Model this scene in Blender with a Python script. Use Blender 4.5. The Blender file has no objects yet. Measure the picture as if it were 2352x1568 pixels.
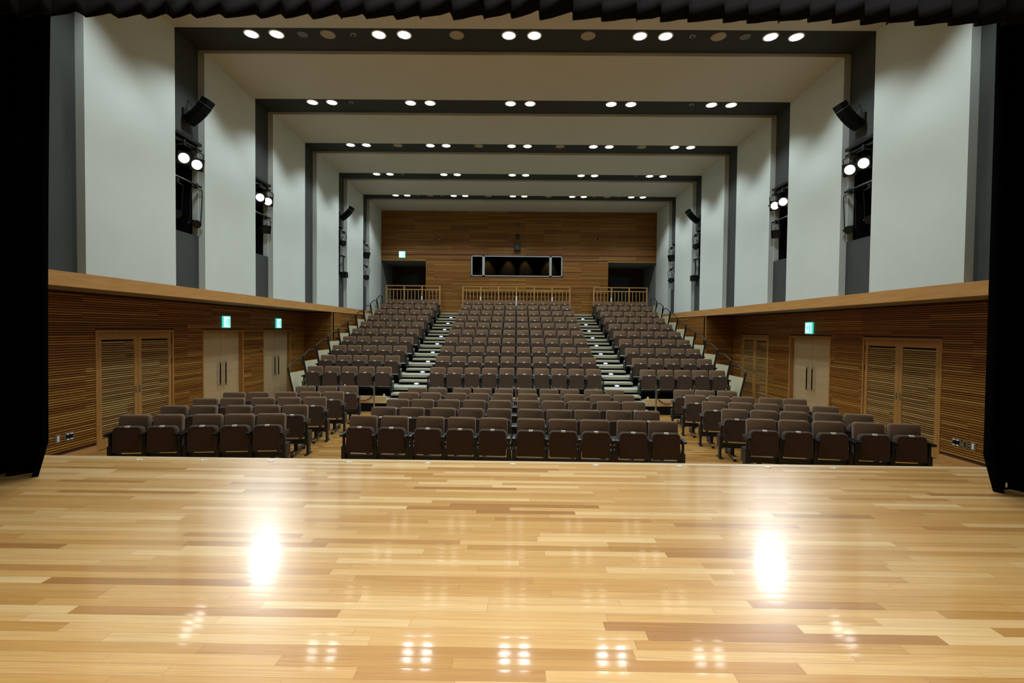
import bpy, bmesh, math, random
from mathutils import Vector, Matrix
random.seed(7)
R = math.radians
SC = bpy.context.scene
COL = SC.collection

# ------------------------------------------------------------------ camera
F = 1111.0                                   # focal length in pixels of the 2352 px wide frame (17 mm)
CH = 2.34                                    # camera height over the hall floor
cam_d = bpy.data.cameras.new('camera'); cam_d.sensor_width = 36.0; cam_d.lens = 36.0 * F / 2352.0
cam_d.clip_start = 0.05; cam_d.clip_end = 200
cam = bpy.data.objects.new('camera', cam_d); COL.objects.link(cam)
cam.location = (0, 0, CH)
YAW, PITCH, ROLL = R(0.46), R(1.39), R(0.60)
cam.matrix_world = (Matrix.Translation((0, 0, CH)) @ Matrix.Rotation(YAW, 4, 'Z') @
                    Matrix.Rotation(R(90) - PITCH, 4, 'X') @ Matrix.Rotation(ROLL, 4, 'Z'))
SC.camera = cam

# ------------------------------------------------------------------ world, exposure, large lights
SC.view_settings.view_transform = 'Standard'
try: SC.view_settings.look = 'None'
except Exception: pass
SC.view_settings.gamma = 1.0
SC.view_settings.exposure = 0.0
SC.view_settings.use_curve_mapping = False
SC.cycles.max_bounces = 7; SC.cycles.diffuse_bounces = 4; SC.cycles.glossy_bounces = 3
SC.cycles.transmission_bounces = 3
SC.cycles.caustics_reflective = False; SC.cycles.caustics_refractive = False
SC.cycles.sample_clamp_indirect = 6.0
SC.cycles.use_denoising = True
w = bpy.data.worlds.new('world'); SC.world = w; w.use_nodes = True
w.node_tree.nodes['Background'].inputs['Color'].default_value = (0.02, 0.02, 0.022, 1)
w.node_tree.nodes['Background'].inputs['Strength'].default_value = 0.0

DOWN_W = 165.0        # hall downlights
SPOT_W = 400.0       # front-of-house stage spots, second band
SPOT1_W = 260.0       # the same, first band
DOWN_COL = (0.82, 0.95, 1.0)

def spot(name, loc, target, watts, size_deg, blend, radius, color=DOWN_COL, parent=None):
    l = bpy.data.lights.new(name, 'SPOT'); l.energy = watts; l.spot_size = R(size_deg); l.spot_blend = blend
    l.shadow_soft_size = radius; l.color = color
    o = bpy.data.objects.new(name, l); COL.objects.link(o)
    d = Vector(target) - Vector(loc)
    o.matrix_world = Matrix.Translation(loc) @ d.to_track_quat('-Z', 'Y').to_matrix().to_4x4()
    return o

def area(name, loc, rot, sx, sy, watts, color=(1, 1, 1)):
    l = bpy.data.lights.new(name, 'AREA'); l.shape = 'RECTANGLE'; l.size = sx; l.size_y = sy; l.energy = watts; l.color = color
    o = bpy.data.objects.new(name, l); COL.objects.link(o); o.location = loc; o.rotation_euler = rot
    return o
# stage border lights hanging over the stage, above the picture
area('stage_border_light', (0, 3.75, 5.60), (R(20), 0, 0), 7.5, 0.05, 42, (1.0, 0.95, 0.8))
bl = area('stage_border_light', (0.1, 0.3, 6.4), (0, 0, 0), 2.6, 0.4, 124, (0.98, 0.95, 0.84)); bl.data.spread = R(104)

# ------------------------------------------------------------------ materials
def lin(h):
    h = h.lstrip('#'); v = [int(h[i:i + 2], 16) / 255 for i in (0, 2, 4)]
    return tuple(c / 12.92 if c <= 0.04045 else ((c + 0.055) / 1.055) ** 2.4 for c in v) + (1.0,)

class NT:
    """small helper round a material's node tree"""
    def __init__(s, name):
        s.m = bpy.data.materials.new(name); s.m.use_nodes = True; s.t = s.m.node_tree; s.t.nodes.clear()
        s.out = s.n('ShaderNodeOutputMaterial'); s.b = s.n('ShaderNodeBsdfPrincipled')
        s.t.links.new(s.b.outputs[0], s.out.inputs['Surface'])
    def n(s, typ, **kw):
        nd = s.t.nodes.new(typ)
        for k, v in kw.items(): setattr(nd, k, v)
        return nd
    def l(s, a, b): s.t.links.new(a, b)
    def math(s, op, a, b=None, c=None):
        nd = s.n('ShaderNodeMath', operation=op)
        for i, v in enumerate((a, b, c)):
            if v is None: continue
            if isinstance(v, (int, float)): nd.inputs[i].default_value = v
            else: s.l(v, nd.inputs[i])
        return nd.outputs[0]
    def pos(s):
        g = s.n('ShaderNodeTexCoord'); sp = s.n('ShaderNodeSeparateXYZ'); s.l(g.outputs['Object'], sp.inputs[0])
        return g.outputs['Object'], sp.outputs
    def comb(s, x, y, z=0.0):
        c = s.n('ShaderNodeCombineXYZ')
        for i, v in enumerate((x, y, z)):
            if isinstance(v, (int, float)): c.inputs[i].default_value = v
            else: s.l(v, c.inputs[i])
        return c.outputs[0]
    def white(s, v, dim='3D'):
        wn = s.n('ShaderNodeTexWhiteNoise', noise_dimensions=dim); s.l(v, wn.inputs['Vector']); return wn.outputs['Value']
    def noise(s, v, scale, detail=3, rough=0.5):
        nn = s.n('ShaderNodeTexNoise'); s.l(v, nn.inputs['Vector']); nn.inputs['Scale'].default_value = scale
        nn.inputs['Detail'].default_value = detail; nn.inputs['Roughness'].default_value = rough; return nn.outputs['Fac']
    def ramp(s, fac, stops, interp='LINEAR'):
        r = s.n('ShaderNodeValToRGB'); r.color_ramp.interpolation = interp
        el = r.color_ramp.elements
        while len(el) < len(stops): el.new(0.5)
        for e, (p, c) in zip(el, stops): e.position = p; e.color = c if isinstance(c, tuple) else lin(c)
        s.l(fac, r.inputs[0]); return r.outputs[0]
    def mix(s, typ, fac, a, b):
        m = s.n('ShaderNodeMix', data_type='RGBA', blend_type=typ)
        for k, v in (('Factor', fac), ('A', a), ('B', b)):
            inp = [i for i in m.inputs if i.name == k and (i.type == ('VALUE' if k == 'Factor' else 'RGBA'))][0]
            if isinstance(v, (int, float)): inp.default_value = v
            elif isinstance(v, tuple): inp.default_value = v
            else: s.l(v, inp)
        return [o for o in m.outputs if o.type == 'RGBA'][0]
    def bump(s, h, strength, dist=0.01, base=None):
        b = s.n('ShaderNodeBump'); b.inputs['Strength'].default_value = strength; b.inputs['Distance'].default_value = dist
        s.l(h, b.inputs['Height'])
        if base is not None: s.l(base, b.inputs['Normal'])
        return b.outputs[0]

def plain(name, color, rough=0.6, metal=0.0, noise=0.0, scale=8.0, bump=0.0, bscale=60, sheen=0.0, spec=0.5):
    t = NT(name); t.b.inputs['Roughness'].default_value = rough; t.b.inputs['Metallic'].default_value = metal
    t.b.inputs['Specular IOR Level'].default_value = spec
    c = lin(color) if isinstance(color, str) else color
    v, _ = t.pos()
    if noise:
        f = t.noise(v, scale, 4)
        a = tuple(x * (1 - noise) for x in c[:3]) + (1,); b = tuple(min(1, x * (1 + noise)) for x in c[:3]) + (1,)
        t.l(t.ramp(f, [(0.3, a), (0.7, b)]), t.b.inputs['Base Color'])
    else: t.b.inputs['Base Color'].default_value = c
    if bump: t.l(t.bump(t.noise(v, bscale, 2), bump, 0.004), t.b.inputs['Normal'])
    if sheen:
        t.b.inputs['Sheen Weight'].default_value = sheen; t.b.inputs['Sheen Roughness'].default_value = 0.4
    return t.m

def emit(name, color, strength):
    t = NT(name); c = lin(color) if isinstance(color, str) else color
    t.b.inputs['Base Color'].default_value = (0.8, 0.8, 0.8, 1)
    t.b.inputs['Emission Color'].default_value = c; t.b.inputs['Emission Strength'].default_value = strength
    return t.m

def plank_floor(name, width, stops, length, rough, coat, coat_rough, gap=0.03, cup=0.0006):
    t = NT(name); v, p = t.pos(); x, y = p[0], p[1]
    yr = t.math('DIVIDE', y, width); row = t.math('FLOOR', yr); fy = t.math('SUBTRACT', yr, row)
    rr = t.white(t.comb(row, 3.7)); rl = t.white(t.comb(row, 9.1))
    ln = t.math('MULTIPLY_ADD', rl, length * 0.7, length * 0.65)
    u = t.math('ADD', t.math('DIVIDE', x, ln), t.math('MULTIPLY', rr, 17.0))
    # irregular board ends
    idn = t.math('FLOOR', u); jit = t.white(t.comb(row, idn, 5.0))
    u2 = t.math('ADD', u, t.math('MULTIPLY', jit, 0.0)); fx = t.math('SUBTRACT', u2, idn)
    cell = t.white(t.comb(row, idn, 1.0)); cell2 = t.white(t.comb(row, idn, 2.0))
    base = t.ramp(cell, stops)
    off = t.comb(t.math('MULTIPLY', cell, 31.0), t.math('MULTIPLY', cell2, 17.0), row)
    av = t.n('ShaderNodeVectorMath', operation='ADD'); t.l(v, av.inputs[0]); t.l(off, av.inputs[1])
    mp = t.n('ShaderNodeMapping'); t.l(av.outputs[0], mp.inputs[0]); mp.inputs['Scale'].default_value = (1.3, 28.0, 1.0)
    g1 = t.noise(mp.outputs[0], 1.6, 5, 0.6)
    mp2 = t.n('ShaderNodeMapping'); t.l(av.outputs[0], mp2.inputs[0]); mp2.inputs['Scale'].default_value = (0.9, 9.0, 1.0)
    wv = t.n('ShaderNodeTexWave', wave_type='BANDS', bands_direction='Y'); t.l(mp2.outputs[0], wv.inputs['Vector'])
    wv.inputs['Scale'].default_value = 2.2; wv.inputs['Distortion'].default_value = 9.0; wv.inputs['Detail'].default_value = 2.0
    wv.inputs['Detail Scale'].default_value = 1.2
    c = t.mix('MULTIPLY', 0.55, base, t.ramp(g1, [(0.25, (0.72, 0.66, 0.58, 1)), (0.6, (1.04, 1.03, 1.02, 1))]))
    sel = t.math('MULTIPLY', t.math('GREATER_THAN', cell2, 0.6), 0.32)
    c = t.mix('MULTIPLY', sel, c, t.ramp(wv.outputs['Fac'], [(0.2, (0.72, 0.62, 0.5, 1)), (0.7, (1.05, 1.04, 1.0, 1))]))
    edge = t.math('MAXIMUM', t.math('LESS_THAN', fy, gap), t.math('LESS_THAN', t.math('MULTIPLY', fx, ln), 0.0022))
    c = t.mix('MIX', t.math('MULTIPLY', edge, 0.42), c, (0.16, 0.08, 0.03, 1))
    t.l(c, t.b.inputs['Base Color'])
    t.b.inputs['Roughness'].default_value = rough
    t.b.inputs['Specular IOR Level'].default_value = 0.25; t.b.inputs['Coat Weight'].default_value = coat; t.b.inputs['Coat Roughness'].default_value = coat_rough
    fc = t.math('SUBTRACT', fy, 0.5); cu = t.math('MULTIPLY', t.math('MULTIPLY', fc, fc), -cup)
    sc = t.math('MULTIPLY', t.noise(mp.outputs[0], 6.0, 2), 0.00006)
    lump = t.math('MULTIPLY', t.noise(av.outputs[0], 9.0, 1), cup * 0.35)
    h = t.math('SUBTRACT', t.math('ADD', t.math('ADD', cu, sc), lump), t.math('MULTIPLY', edge, 0.0003))
    nrm = t.bump(h, 1.0, 1.0)
    t.l(nrm, t.b.inputs['Normal']); t.l(nrm, t.b.inputs['Coat Normal'])
    return t.m

def slat_wood(name, pitch, stops, rough=0.5, panel=1.82):
    t = NT(name); v, p = t.pos()
    zi = t.math('FLOOR', t.math('DIVIDE', p[2], pitch))
    xy = t.math('ADD', p[0], p[1]); shift = t.math('MULTIPLY', t.math('FLOOR', t.math('DIVIDE', zi, 19)), 0.93)
    pi = t.math('FLOOR', t.math('DIVIDE', t.math('ADD', xy, shift), panel))
    cell = t.white(t.comb(zi, pi, 4.0))
    mp = t.n('ShaderNodeMapping'); t.l(v, mp.inputs[0]); mp.inputs['Scale'].default_value = (1.2, 1.2, 40.0)
    g = t.noise(mp.outputs[0], 2.0, 3)
    c = t.mix('MULTIPLY', 0.5, t.ramp(cell, stops), t.ramp(g, [(0.3, (0.7, 0.65, 0.6, 1)), (0.65, (1.05, 1.05, 1.05, 1))]))
    t.l(c, t.b.inputs['Base Color']); t.b.inputs['Roughness'].default_value = rough
    return t.m

def grain_wood(name, a, b, axis='Z', rough=0.45, scale=2.0, bands=0.0):
    t = NT(name); v, p = t.pos(); mp = t.n('ShaderNodeMapping'); t.l(v, mp.inputs[0])
    mp.inputs['Scale'].default_value = {'X': (1, 14, 14), 'Y': (14, 1, 14), 'Z': (14, 14, 1)}[axis]
    g = t.noise(mp.outputs[0], scale, 4)
    c = t.ramp(g, [(0.3, a), (0.7, b)])
    t.l(c, t.b.inputs['Base Color']); t.b.inputs['Roughness'].default_value = rough
    return t.m

M = {}
M['stage_floor'] = plank_floor('stage_oak_boards', 0.0695,
    [(0.0, '#ac7a42'), (0.07, '#bb884a'), (0.14, '#c69553'), (0.45, '#d2a362'), (0.8, '#dcb072'), (1.0, '#e8c48c')],
    1.05, 0.34, 0.75, 0.08)
M['hall_floor'] = plank_floor('hall_oak_boards', 0.075,
    [(0.0, '#8f6028'), (0.4, '#a57438'), (0.8, '#b08244'), (1.0, '#bd9458')], 0.9, 0.3, 0.5, 0.15)
M['nosing'] = grain_wood('nosing_oak', '#c9a878', '#dcc098', 'X', 0.25)
M['slat'] = slat_wood('cedar_slats', 0.0425,
    [(0.0, '#85501c'), (0.25, '#976020'), (0.6, '#a46d28'), (0.85, '#ae7a30'), (1.0, '#c09248')])
M['slat_back'] = plain('slat_backing_wood', '#4a2008', 0.6, noise=0.2, scale=4)
M['louver'] = slat_wood('louver_slats', 0.0425,
    [(0.0, '#8a6234'), (0.4, '#a27a40'), (0.8, '#b48f52'), (1.0, '#c2a468')])
M['louver_back'] = plain('louver_dark_backing', '#1a130c', 0.8)
M['oak_frame'] = grain_wood('door_frame_wood', '#a5763a', '#b5864a', 'Z', 0.4)
M['fascia'] = grain_wood('ledge_oak', '#b98447', '#c9965a', 'Y', 0.4)
M['soffit'] = plain('ledge_soffit', '#8f8674', 0.8, noise=0.05)
M['door'] = grain_wood('door_birch', '#b49a72', '#bfa67d', 'Y', 0.45, 0.8)
M['white'] = plain('white_plaster', '#cfd4cb', 0.85, noise=0.02, scale=1.5)
M['ceil'] = plain('ceiling_plaster', '#c4bfb0', 0.9, noise=0.015, scale=1.5)
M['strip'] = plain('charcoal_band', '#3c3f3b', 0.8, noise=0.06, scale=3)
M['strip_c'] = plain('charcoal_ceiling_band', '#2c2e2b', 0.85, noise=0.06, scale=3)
M['black'] = plain('matt_black', '#080808', 0.8, spec=0.2)
M['black_metal'] = plain('black_metal', '#141515', 0.4, spec=0.4)
M['grey_metal'] = plain('grey_metal', '#4a4c4b', 0.4, 0.7)
M['chrome'] = plain('chrome', '#c8c8c4', 0.18, 1.0)
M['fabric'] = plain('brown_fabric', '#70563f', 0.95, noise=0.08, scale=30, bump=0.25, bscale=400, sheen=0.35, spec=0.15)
M['fabric_shaded'] = plain('brown_fabric_shaded', '#4a382b', 0.95, noise=0.08, scale=30, bump=0.25, bscale=400, sheen=0.25, spec=0.15)  # same brown fabric; shade on the folded seats is put into its colour
M['plate'] = plain('number_plate', '#eef2f0', 0.25, spec=0.7)
M['frame_black'] = plain('seat_frame_black', '#161a1a', 0.5)
M['arm'] = plain('armrest_plastic', '#141312', 0.35)
M['deck'] = plain('deck_carpet', '#949688', 0.8, noise=0.05, scale=8)
M['cream'] = plain('cream_laminate', '#c6bc9a', 0.55, noise=0.03, scale=6)
M['edge'] = plain('step_edge_laminate', '#a3977a', 0.6, noise=0.03)
M['ply'] = grain_wood('birch_plywood', '#c2a676', '#d0b587', 'X', 0.5)
M['velvet'] = plain('black_velvet', '#050608', 0.98, spec=0.03)
M['valance'] = plain('black_velvet_valance', '#232429', 0.95, spec=0.1)
M['lamp_on'] = emit('downlight_glow', (0.98, 1.0, 0.93, 1), 9.0)
M['spot_on'] = emit('spotlight_glow', (1.0, 1.0, 0.97, 1), 14.0)
M['step_on'] = emit('step_light_glow', (0.50, 0.58, 1.0, 1), 1.6)
M['lens_off'] = plain('dark_glass_lens', '#101314', 0.45, spec=0.4)
M['beige_disc'] = plain('speaker_grille_cream', '#a89a80', 0.7)
M['grey_disc'] = plain('speaker_grille_grey', '#6c6d66', 0.7)
M['exit_white'] = emit('exit_white', (0.55, 1.0, 0.96, 1), 1.5)
M['exit_green'] = emit('exit_green', (0.03, 0.8, 0.65, 1), 0.9)
M['alu'] = plain('window_aluminium', '#b4b6b0', 0.45, 0.3)
M['white_plastic'] = plain('white_plastic', '#f2f2ee', 0.3)
M['silver'] = plain('silver_plate', '#8a8678', 0.4, 0.4)
M['red'] = plain('dark_red_strap', '#5c1710', 0.8)
M['room'] = plain('booth_wall', '#3a3026', 0.9)
M['corr'] = plain('corridor_wall', '#4a3320', 0.9, noise=0.1)
M['corr_side'] = plain('corridor_side_wall', '#8d8f86', 0.9)
M['rail'] = grain_wood('railing_wood', '#a97c42', '#bc9055', 'Z', 0.45)
t = NT('booth_glass'); t.b.inputs['Base Color'].default_value = (0.75, 0.8, 0.78, 1); t.b.inputs['Roughness'].default_value = 0.03
t.b.inputs['Transmission Weight'].default_value = 1.0; t.b.inputs['IOR'].default_value = 1.05; M['glass'] = t.m

# ------------------------------------------------------------------ mesh helpers
class MB:
    def __init__(s): s.v = []; s.f = []; s.mi = []; s.cur = 0
    def poly(s, pts, faces):
        b = len(s.v); s.v += [tuple(p) for p in pts]
        for f in faces: s.f.append([b + i for i in f]); s.mi.append(s.cur)
        return s
    def box(s, x0, x1, y0, y1, z0, z1):
        P = [(x0, y0, z0), (x1, y0, z0), (x1, y1, z0), (x0, y1, z0), (x0, y0, z1), (x1, y0, z1), (x1, y1, z1), (x0, y1, z1)]
        return s.poly(P, [(0, 3, 2, 1), (4, 5, 6, 7), (0, 1, 5, 4), (1, 2, 6, 5), (2, 3, 7, 6), (3, 0, 4, 7)])
    def quad(s, a, b, c, d): return s.poly([a, b, c, d], [(0, 1, 2, 3)])
    def cyl(s, a, b, r, n=12, r2=None, caps=True):
        a = Vector(a); b = Vector(b); r2 = r if r2 is None else r2
        q = (b - a).to_track_quat('Z', 'Y'); P = []
        for c, rr in ((a, r), (b, r2)):
            for i in range(n):
                th = 2 * math.pi * i / n; P.append(c + q @ Vector((rr * math.cos(th), rr * math.sin(th), 0)))
        Fs = [(i, (i + 1) % n, n + (i + 1) % n, n + i) for i in range(n)]
        if caps: Fs += [tuple(range(n - 1, -1, -1)), tuple(range(n, 2 * n))]
        return s.poly(P, Fs)
    def tube(s, pts, r, n=8):
        for a, b in zip(pts[:-1], pts[1:]): s.cyl(a, b, r, n)
        return s
    def prism(s, outline, y0, y1, axis='Y', inset=0.0, depth_round=0.0):
        """outline in (u, z); extruded along the axis, with optional rounded rims (rings of inset copies)"""
        cu = sum(p[0] for p in outline) / len(outline); cz = sum(p[1] for p in outline) / len(outline)
        n = len(outline); rings = []
        def ring(y, k):
            out = []
            for (u, z) in outline:
                du, dz = u - cu, z - cz; L = math.hypot(du, dz) or 1
                out.append((u - du / L * k, z - dz / L * k, y))
            return out
        if inset:
            rings = [ring(y0, inset), ring(y0 + depth_round * 0.35, inset * 0.35), ring(y0 + depth_round, 0),
                     ring(y1 - depth_round, 0), ring(y1 - depth_round * 0.35, inset * 0.35), ring(y1, inset)]
        else: rings = [ring(y0, 0), ring(y1, 0)]
        P = []
        for rg in rings:
            for (u, z, y) in rg: P.append((u, y, z) if axis == 'Y' else (y, u, z))
        Fs = []
        for k in range(len(rings) - 1):
            for i in range(n): Fs.append((k * n + i, k * n + (i + 1) % n, (k + 1) * n + (i + 1) % n, (k + 1) * n + i))
        Fs += [tuple(range(n - 1, -1, -1)), tuple(range((len(rings) - 1) * n, len(rings) * n))]
        return s.poly(P, Fs)
    def mesh(s, name, mats, smooth=False):
        me = bpy.data.meshes.new(name); me.from_pydata(s.v, [], s.f)
        if not isinstance(mats, (list, tuple)): mats = [mats]
        for m in mats: me.materials.append(m)
        if len(mats) > 1: me.polygons.foreach_set('material_index', s.mi)
        bm = bmesh.new(); bm.from_mesh(me); bmesh.ops.recalc_face_normals(bm, faces=bm.faces)
        if smooth:
            for f in bm.faces: f.smooth = True
            for e in bm.edges:
                e.smooth = not (len(e.link_faces) == 2 and e.calc_face_angle(0) > R(38))
        bm.to_mesh(me); bm.free()
        return me
    def obj(s, name, mats, parent=None, smooth=False):
        o = bpy.data.objects.new(name, s.mesh(name, mats, smooth)); COL.objects.link(o)
        if parent: o.parent = parent
        return o

def rrect(w, z0, z1, r, n=5, rb=None):
    rb = r if rb is None else rb; pts = []
    for cx, cz, a0, rr in ((w / 2 - rb, z0 + rb, -90, rb), (w / 2 - r, z1 - r, 0, r), (-w / 2 + r, z1 - r, 90, r), (-w / 2 + rb, z0 + rb, 180, rb)):
        for i in range(n + 1):
            a = R(a0 + 90 * i / n); pts.append((cx + rr * math.cos(a), cz + rr * math.sin(a)))
    return pts

def tag(o, label, cat, group=None, kind=None):
    if label: o['label'] = label
    if cat: o['category'] = cat
    if group: o['group'] = group
    if kind: o['kind'] = kind
    return o
def empty(name, loc, rz=0.0):
    e = bpy.data.objects.new(name, None); COL.objects.link(e); e.location = loc; e.rotation_euler = (0, 0, rz)
    e.empty_display_size = 0.1
    return e
def struct(o, label=None):
    o['kind'] = 'structure'
    if label: o['label'] = label
    return o
def link_copy(mesh_obj, parent):
    c = mesh_obj.copy(); COL.objects.link(c); c.parent = parent; return c
ORD = ['first', 'second', 'third', 'fourth', 'fifth', 'sixth', 'seventh', 'eighth', 'ninth', 'tenth']

# ------------------------------------------------------------------ dimensions
HX = 0.08                     # hall centre line
XU = 6.80                     # half width, upper walls
XL = 7.85                     # half width, lower walls
ZU = CH + 5.825               # ceiling panels
RECC = 0.07                   # depth of the dark bands in the ceiling
REC = 0.14                    # depth of the dark bands
ZLT, ZLB = 3.14, 2.92         # wooden ledge top and underside
YB = 24.02                    # back wall
BANDS = [6.62, 9.52, 12.44, 15.36, 18.27, 21.19]     # start of each dark band (end of the white panel before it)
GAP = 0.90
YS = 5.27                     # stage front
ZS = 0.90                     # stage floor height
xl, xr = HX - XU, HX + XU
wl, wr = HX - XL, HX + XL

# ------------------------------------------------------------------ floors
struct(MB().box(-9, 9, -3.2, YS - 0.085, ZS - 0.06, ZS).obj('floor', M['stage_floor']), 'glossy oak stage boards')
struct(MB().box(-9, 9, YS - 0.085, YS, ZS - 0.07, ZS + 0.001).obj('trim_1', M['nosing']), 'pale wooden nosing along the stage front')
struct(MB().box(-9, 9, YS - 0.04, YS - 0.02, 0, ZS - 0.07).obj('wall_stage_front', M['ply']))
struct(MB().box(-8.6, 8.7, YS - 0.02, 26.5, -0.06, 0).obj('floor', M['hall_floor']), 'oak boards of the hall floor')

# ------------------------------------------------------------------ upper walls and ceiling
mw = {-1: MB(), 1: MB()}; mc = MB()
edges = []
y0 = 5.0
for b in BANDS: edges.append((y0, b)); y0 = b + GAP
edges.append((y0, YB))
for (a, b) in edges:
    for s in (-1, 1):
        x = HX + s * XU; mw[s].box(min(x, x + s * REC), max(x, x + s * REC), a, b, ZLT, ZU)
    mc.box(xl - REC, xr + REC, a, b, ZU, ZU + RECC)
struct(mw[-1].obj('wall_left', M['white']), 'white upper wall panels on the left')
struct(mw[1].obj('wall_right', M['white']), 'white upper wall panels on the right')
struct(mc.obj('ceiling', M['ceil']))
# dark bands: ceiling plane and wall planes, with niches for the stage lights
NZ0, NZ1 = 4.28, 6.27
tn = 2
for i, b in enumerate(BANDS):
    m = MB(); yA, yB = b, b + GAP
    m.cur = 0; m.box(xl - REC - 0.04, xr + REC + 0.04, yA - 0.03, yB + 0.03, ZU + RECC, ZU + RECC + 0.05)
    m.cur = 1
    for s in (-1, 1):
        x = HX + s * (XU + REC); x2 = x + s * 0.05
        X = (min(x, x2), max(x, x2))
        if i in (1, 2, 4, 5):
            n0 = NZ0 if i in (1, 2) else NZ0 + (0.10 if i == 4 else -0.05)
            m.box(*X, yA - 0.03, yB + 0.03, ZLT, n0); m.box(*X, yA - 0.03, yB + 0.03, NZ1, ZU + RECC)
            d = x + s * 0.9                          # the niche
            m.cur = 2
            m.box(min(d, d + s * .04), max(d, d + s * .04), yA - 0.3, yB + 0.3, n0 - 0.1, NZ1 + 0.1)
            m.box(min(x2, d), max(x2, d), yA - 0.06, yA - 0.02, n0 - 0.1, NZ1 + 0.1)
            m.box(min(x2, d), max(x2, d), yA - 0.06, yB + 0.06, n0 - 0.06, n0 - 0.02)
            m.box(min(x2, d), max(x2, d), yA - 0.06, yB + 0.06, NZ1 + 0.02, NZ1 + 0.06)
            e = x + s * 0.13
            m.box(min(e, d), max(e, d), yB - 0.01, yB + 0.03, n0 - 0.05, NZ1 + 0.05)
            m.cur = 3; m.box(min(x, e), max(x, e), yB - 0.012, yB + 0.03, n0, NZ1)
            m.cur = 1
        else:
            m.box(*X, yA - 0.03, yB + 0.03, ZLT, ZU + RECC)
    struct(m.obj('trim_%d' % tn, [M['strip_c'], M['strip'], M['black'], M['white']]), 'dark band across walls and ceiling'); tn += 1

# ------------------------------------------------------------------ ledge, lower walls
PITCH_S, SLAT_H = 0.0425, 0.027
def slats_side(m, x, s, ya, yb, za, zb, th=0.022):
    k = math.ceil(za / PITCH_S - 1e-6)
    while k * PITCH_S + SLAT_H + 0.006 < zb + 1e-6:
        z = k * PITCH_S + 0.006
        m.box(min(x, x - s * th), max(x, x - s * th), ya, yb, z, z + SLAT_H); k += 1
def slats_back(m, y, xa, xb, za, zb, th=0.022):
    k = math.ceil(za / PITCH_S - 1e-6)
    while k * PITCH_S + SLAT_H + 0.006 < zb + 1e-6:
        z = k * PITCH_S + 0.006
        m.box(xa, xb, y - th, y, z, z + SLAT_H); k += 1
YC = 17.7                                           # where the lower hall narrows
for s, side in ((-1, 'left'), (1, 'right')):
    X = HX + s * XU; W = HX + s * XL
    m = MB(); m.box(min(X, X + s * .06), max(X, X + s * .06), 5.0, YB, ZLB, ZLT - 0.001)
    struct(m.obj('trim_%d' % tn, M['fascia']), 'light oak ledge band along the %s wall' % side); tn += 1
    m = MB(); m.box(min(X + s * .06, W + s * .2), max(X + s * .06, W + s * .2), 5.0, YC, ZLB + 0.01, ZLT - 0.002)
    struct(m.obj('ceiling_under_ledge', M['soffit']))
    ops = ([(8.84, 10.88), (11.88, 13.68), (14.75, 16.57)] if s < 0 else [(9.02, 11.08), (12.19, 14.03), (15.19, 17.0)])
    m = MB(); m.cur = 1
    DT = 2.255
    ya = 5.0
    for (a, b) in ops + [(YC, YC)]:
        m.cur = 1; m.box(min(W, W + s * .1), max(W, W + s * .1), ya, a, 0, ZLB)
        m.cur = 0; slats_side(m, W, s, ya, a, 0.13, ZLB)
        if b > a:
            m.cur = 1; m.box(min(W, W + s * .1), max(W, W + s * .1), a, b, DT, ZLB)
            m.cur = 0; slats_side(m, W, s, a, b, DT + 0.02, ZLB)
        ya = b
    # return wall at the end of the lower hall and the narrower stretch beside the seating
    m.cur = 1; m.box(min(X, W), max(X, W), YC, YC + 0.1, 0, ZLB)
    m.cur = 0; slats_back(m, YC, min(X, W), max(X, W), 0.13, ZLB)
    m.cur = 1; m.box(min(X + s * .025, X + s * .1), max(X + s * .025, X + s * .1), YC, YB, 0, ZLB)
    m.cur = 0; slats_side(m, X + s * .023, s, YC + .09, YB, 0.13, ZLB)
    m.cur = 2; m.box(min(X, X + s * .05), max(X, X + s * .05), YC - 0.03, YC + 0.09, 0, ZLB)
    struct(m.obj('wall_%s' % side, [M['slat'], M['slat_back'], M['oak_frame']]), 'brown horizontal slat wall under the %s ledge' % side)
    m = MB(); ya = 5.0
    for (a, b) in ops + [(YC, YC)]:
        m.box(min(W, W - s * .03), max(W, W - s * .03), ya, a, 0, 0.115); ya = b
    struct(m.obj('baseboard_%s' % side, M['fascia']))

# hidden wall that frames the stage opening behind the curtains, and the sides beyond
m = MB(); m.box(-9, -5.15, 4.85, 4.97, ZS, 8.6); m.box(5.2, 9, 4.85, 4.97, ZS, 8.6); m.box(-5.15, 5.2, 4.85, 4.97, 5.75, 8.6)
struct(m.obj('wall_stage_opening', M['black']))

# ------------------------------------------------------------------ back wall
ZF = 3.14                     # upper landing level
m = MB(); OL = (-6.72, -4.50); OR = (4.52, 6.88); OT = 5.71
WX, WZ = (-2.25, 2.26), (4.97, 5.99)
segs = [(xl, xr, OT, ZU), (OL[1], WX[0], ZF, OT), (WX[1], OR[0], ZF, OT), (WX[0], WX[1], ZF, WZ[0])]
m.cur = 1
m.box(xl - .1, xr + .1, YB, YB + .12, WZ[1], ZU + .2)
m.box(xl - .1, WX[0], YB, YB + .12, OT, WZ[1]); m.box(WX[1], xr + .1, YB, YB + .12, OT, WZ[1])
m.box(OL[1], WX[0], YB, YB + .12, 0, OT); m.box(WX[1], OR[0], YB, YB + .12, 0, OT); m.box(WX[0], WX[1], YB, YB + .12, 0, WZ[0])
m.cur = 0
slats_back(m, YB, xl, xr, WZ[1] + .03, ZU); slats_back(m, YB, xl, WX[0] - .03, OT + .05, WZ[1] + .03); slats_back(m, YB, WX[1] + .03, xr, OT + .05, WZ[1] + .03)
slats_back(m, YB, OL[1], WX[0] - .03, ZF, OT + .05); slats_back(m, YB, WX[1] + .03, OR[0], ZF, OT + .05)
slats_back(m, YB, WX[0] - .03, WX[1] + .03, ZF, WZ[0] - .03)
m.cur = 2
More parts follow.
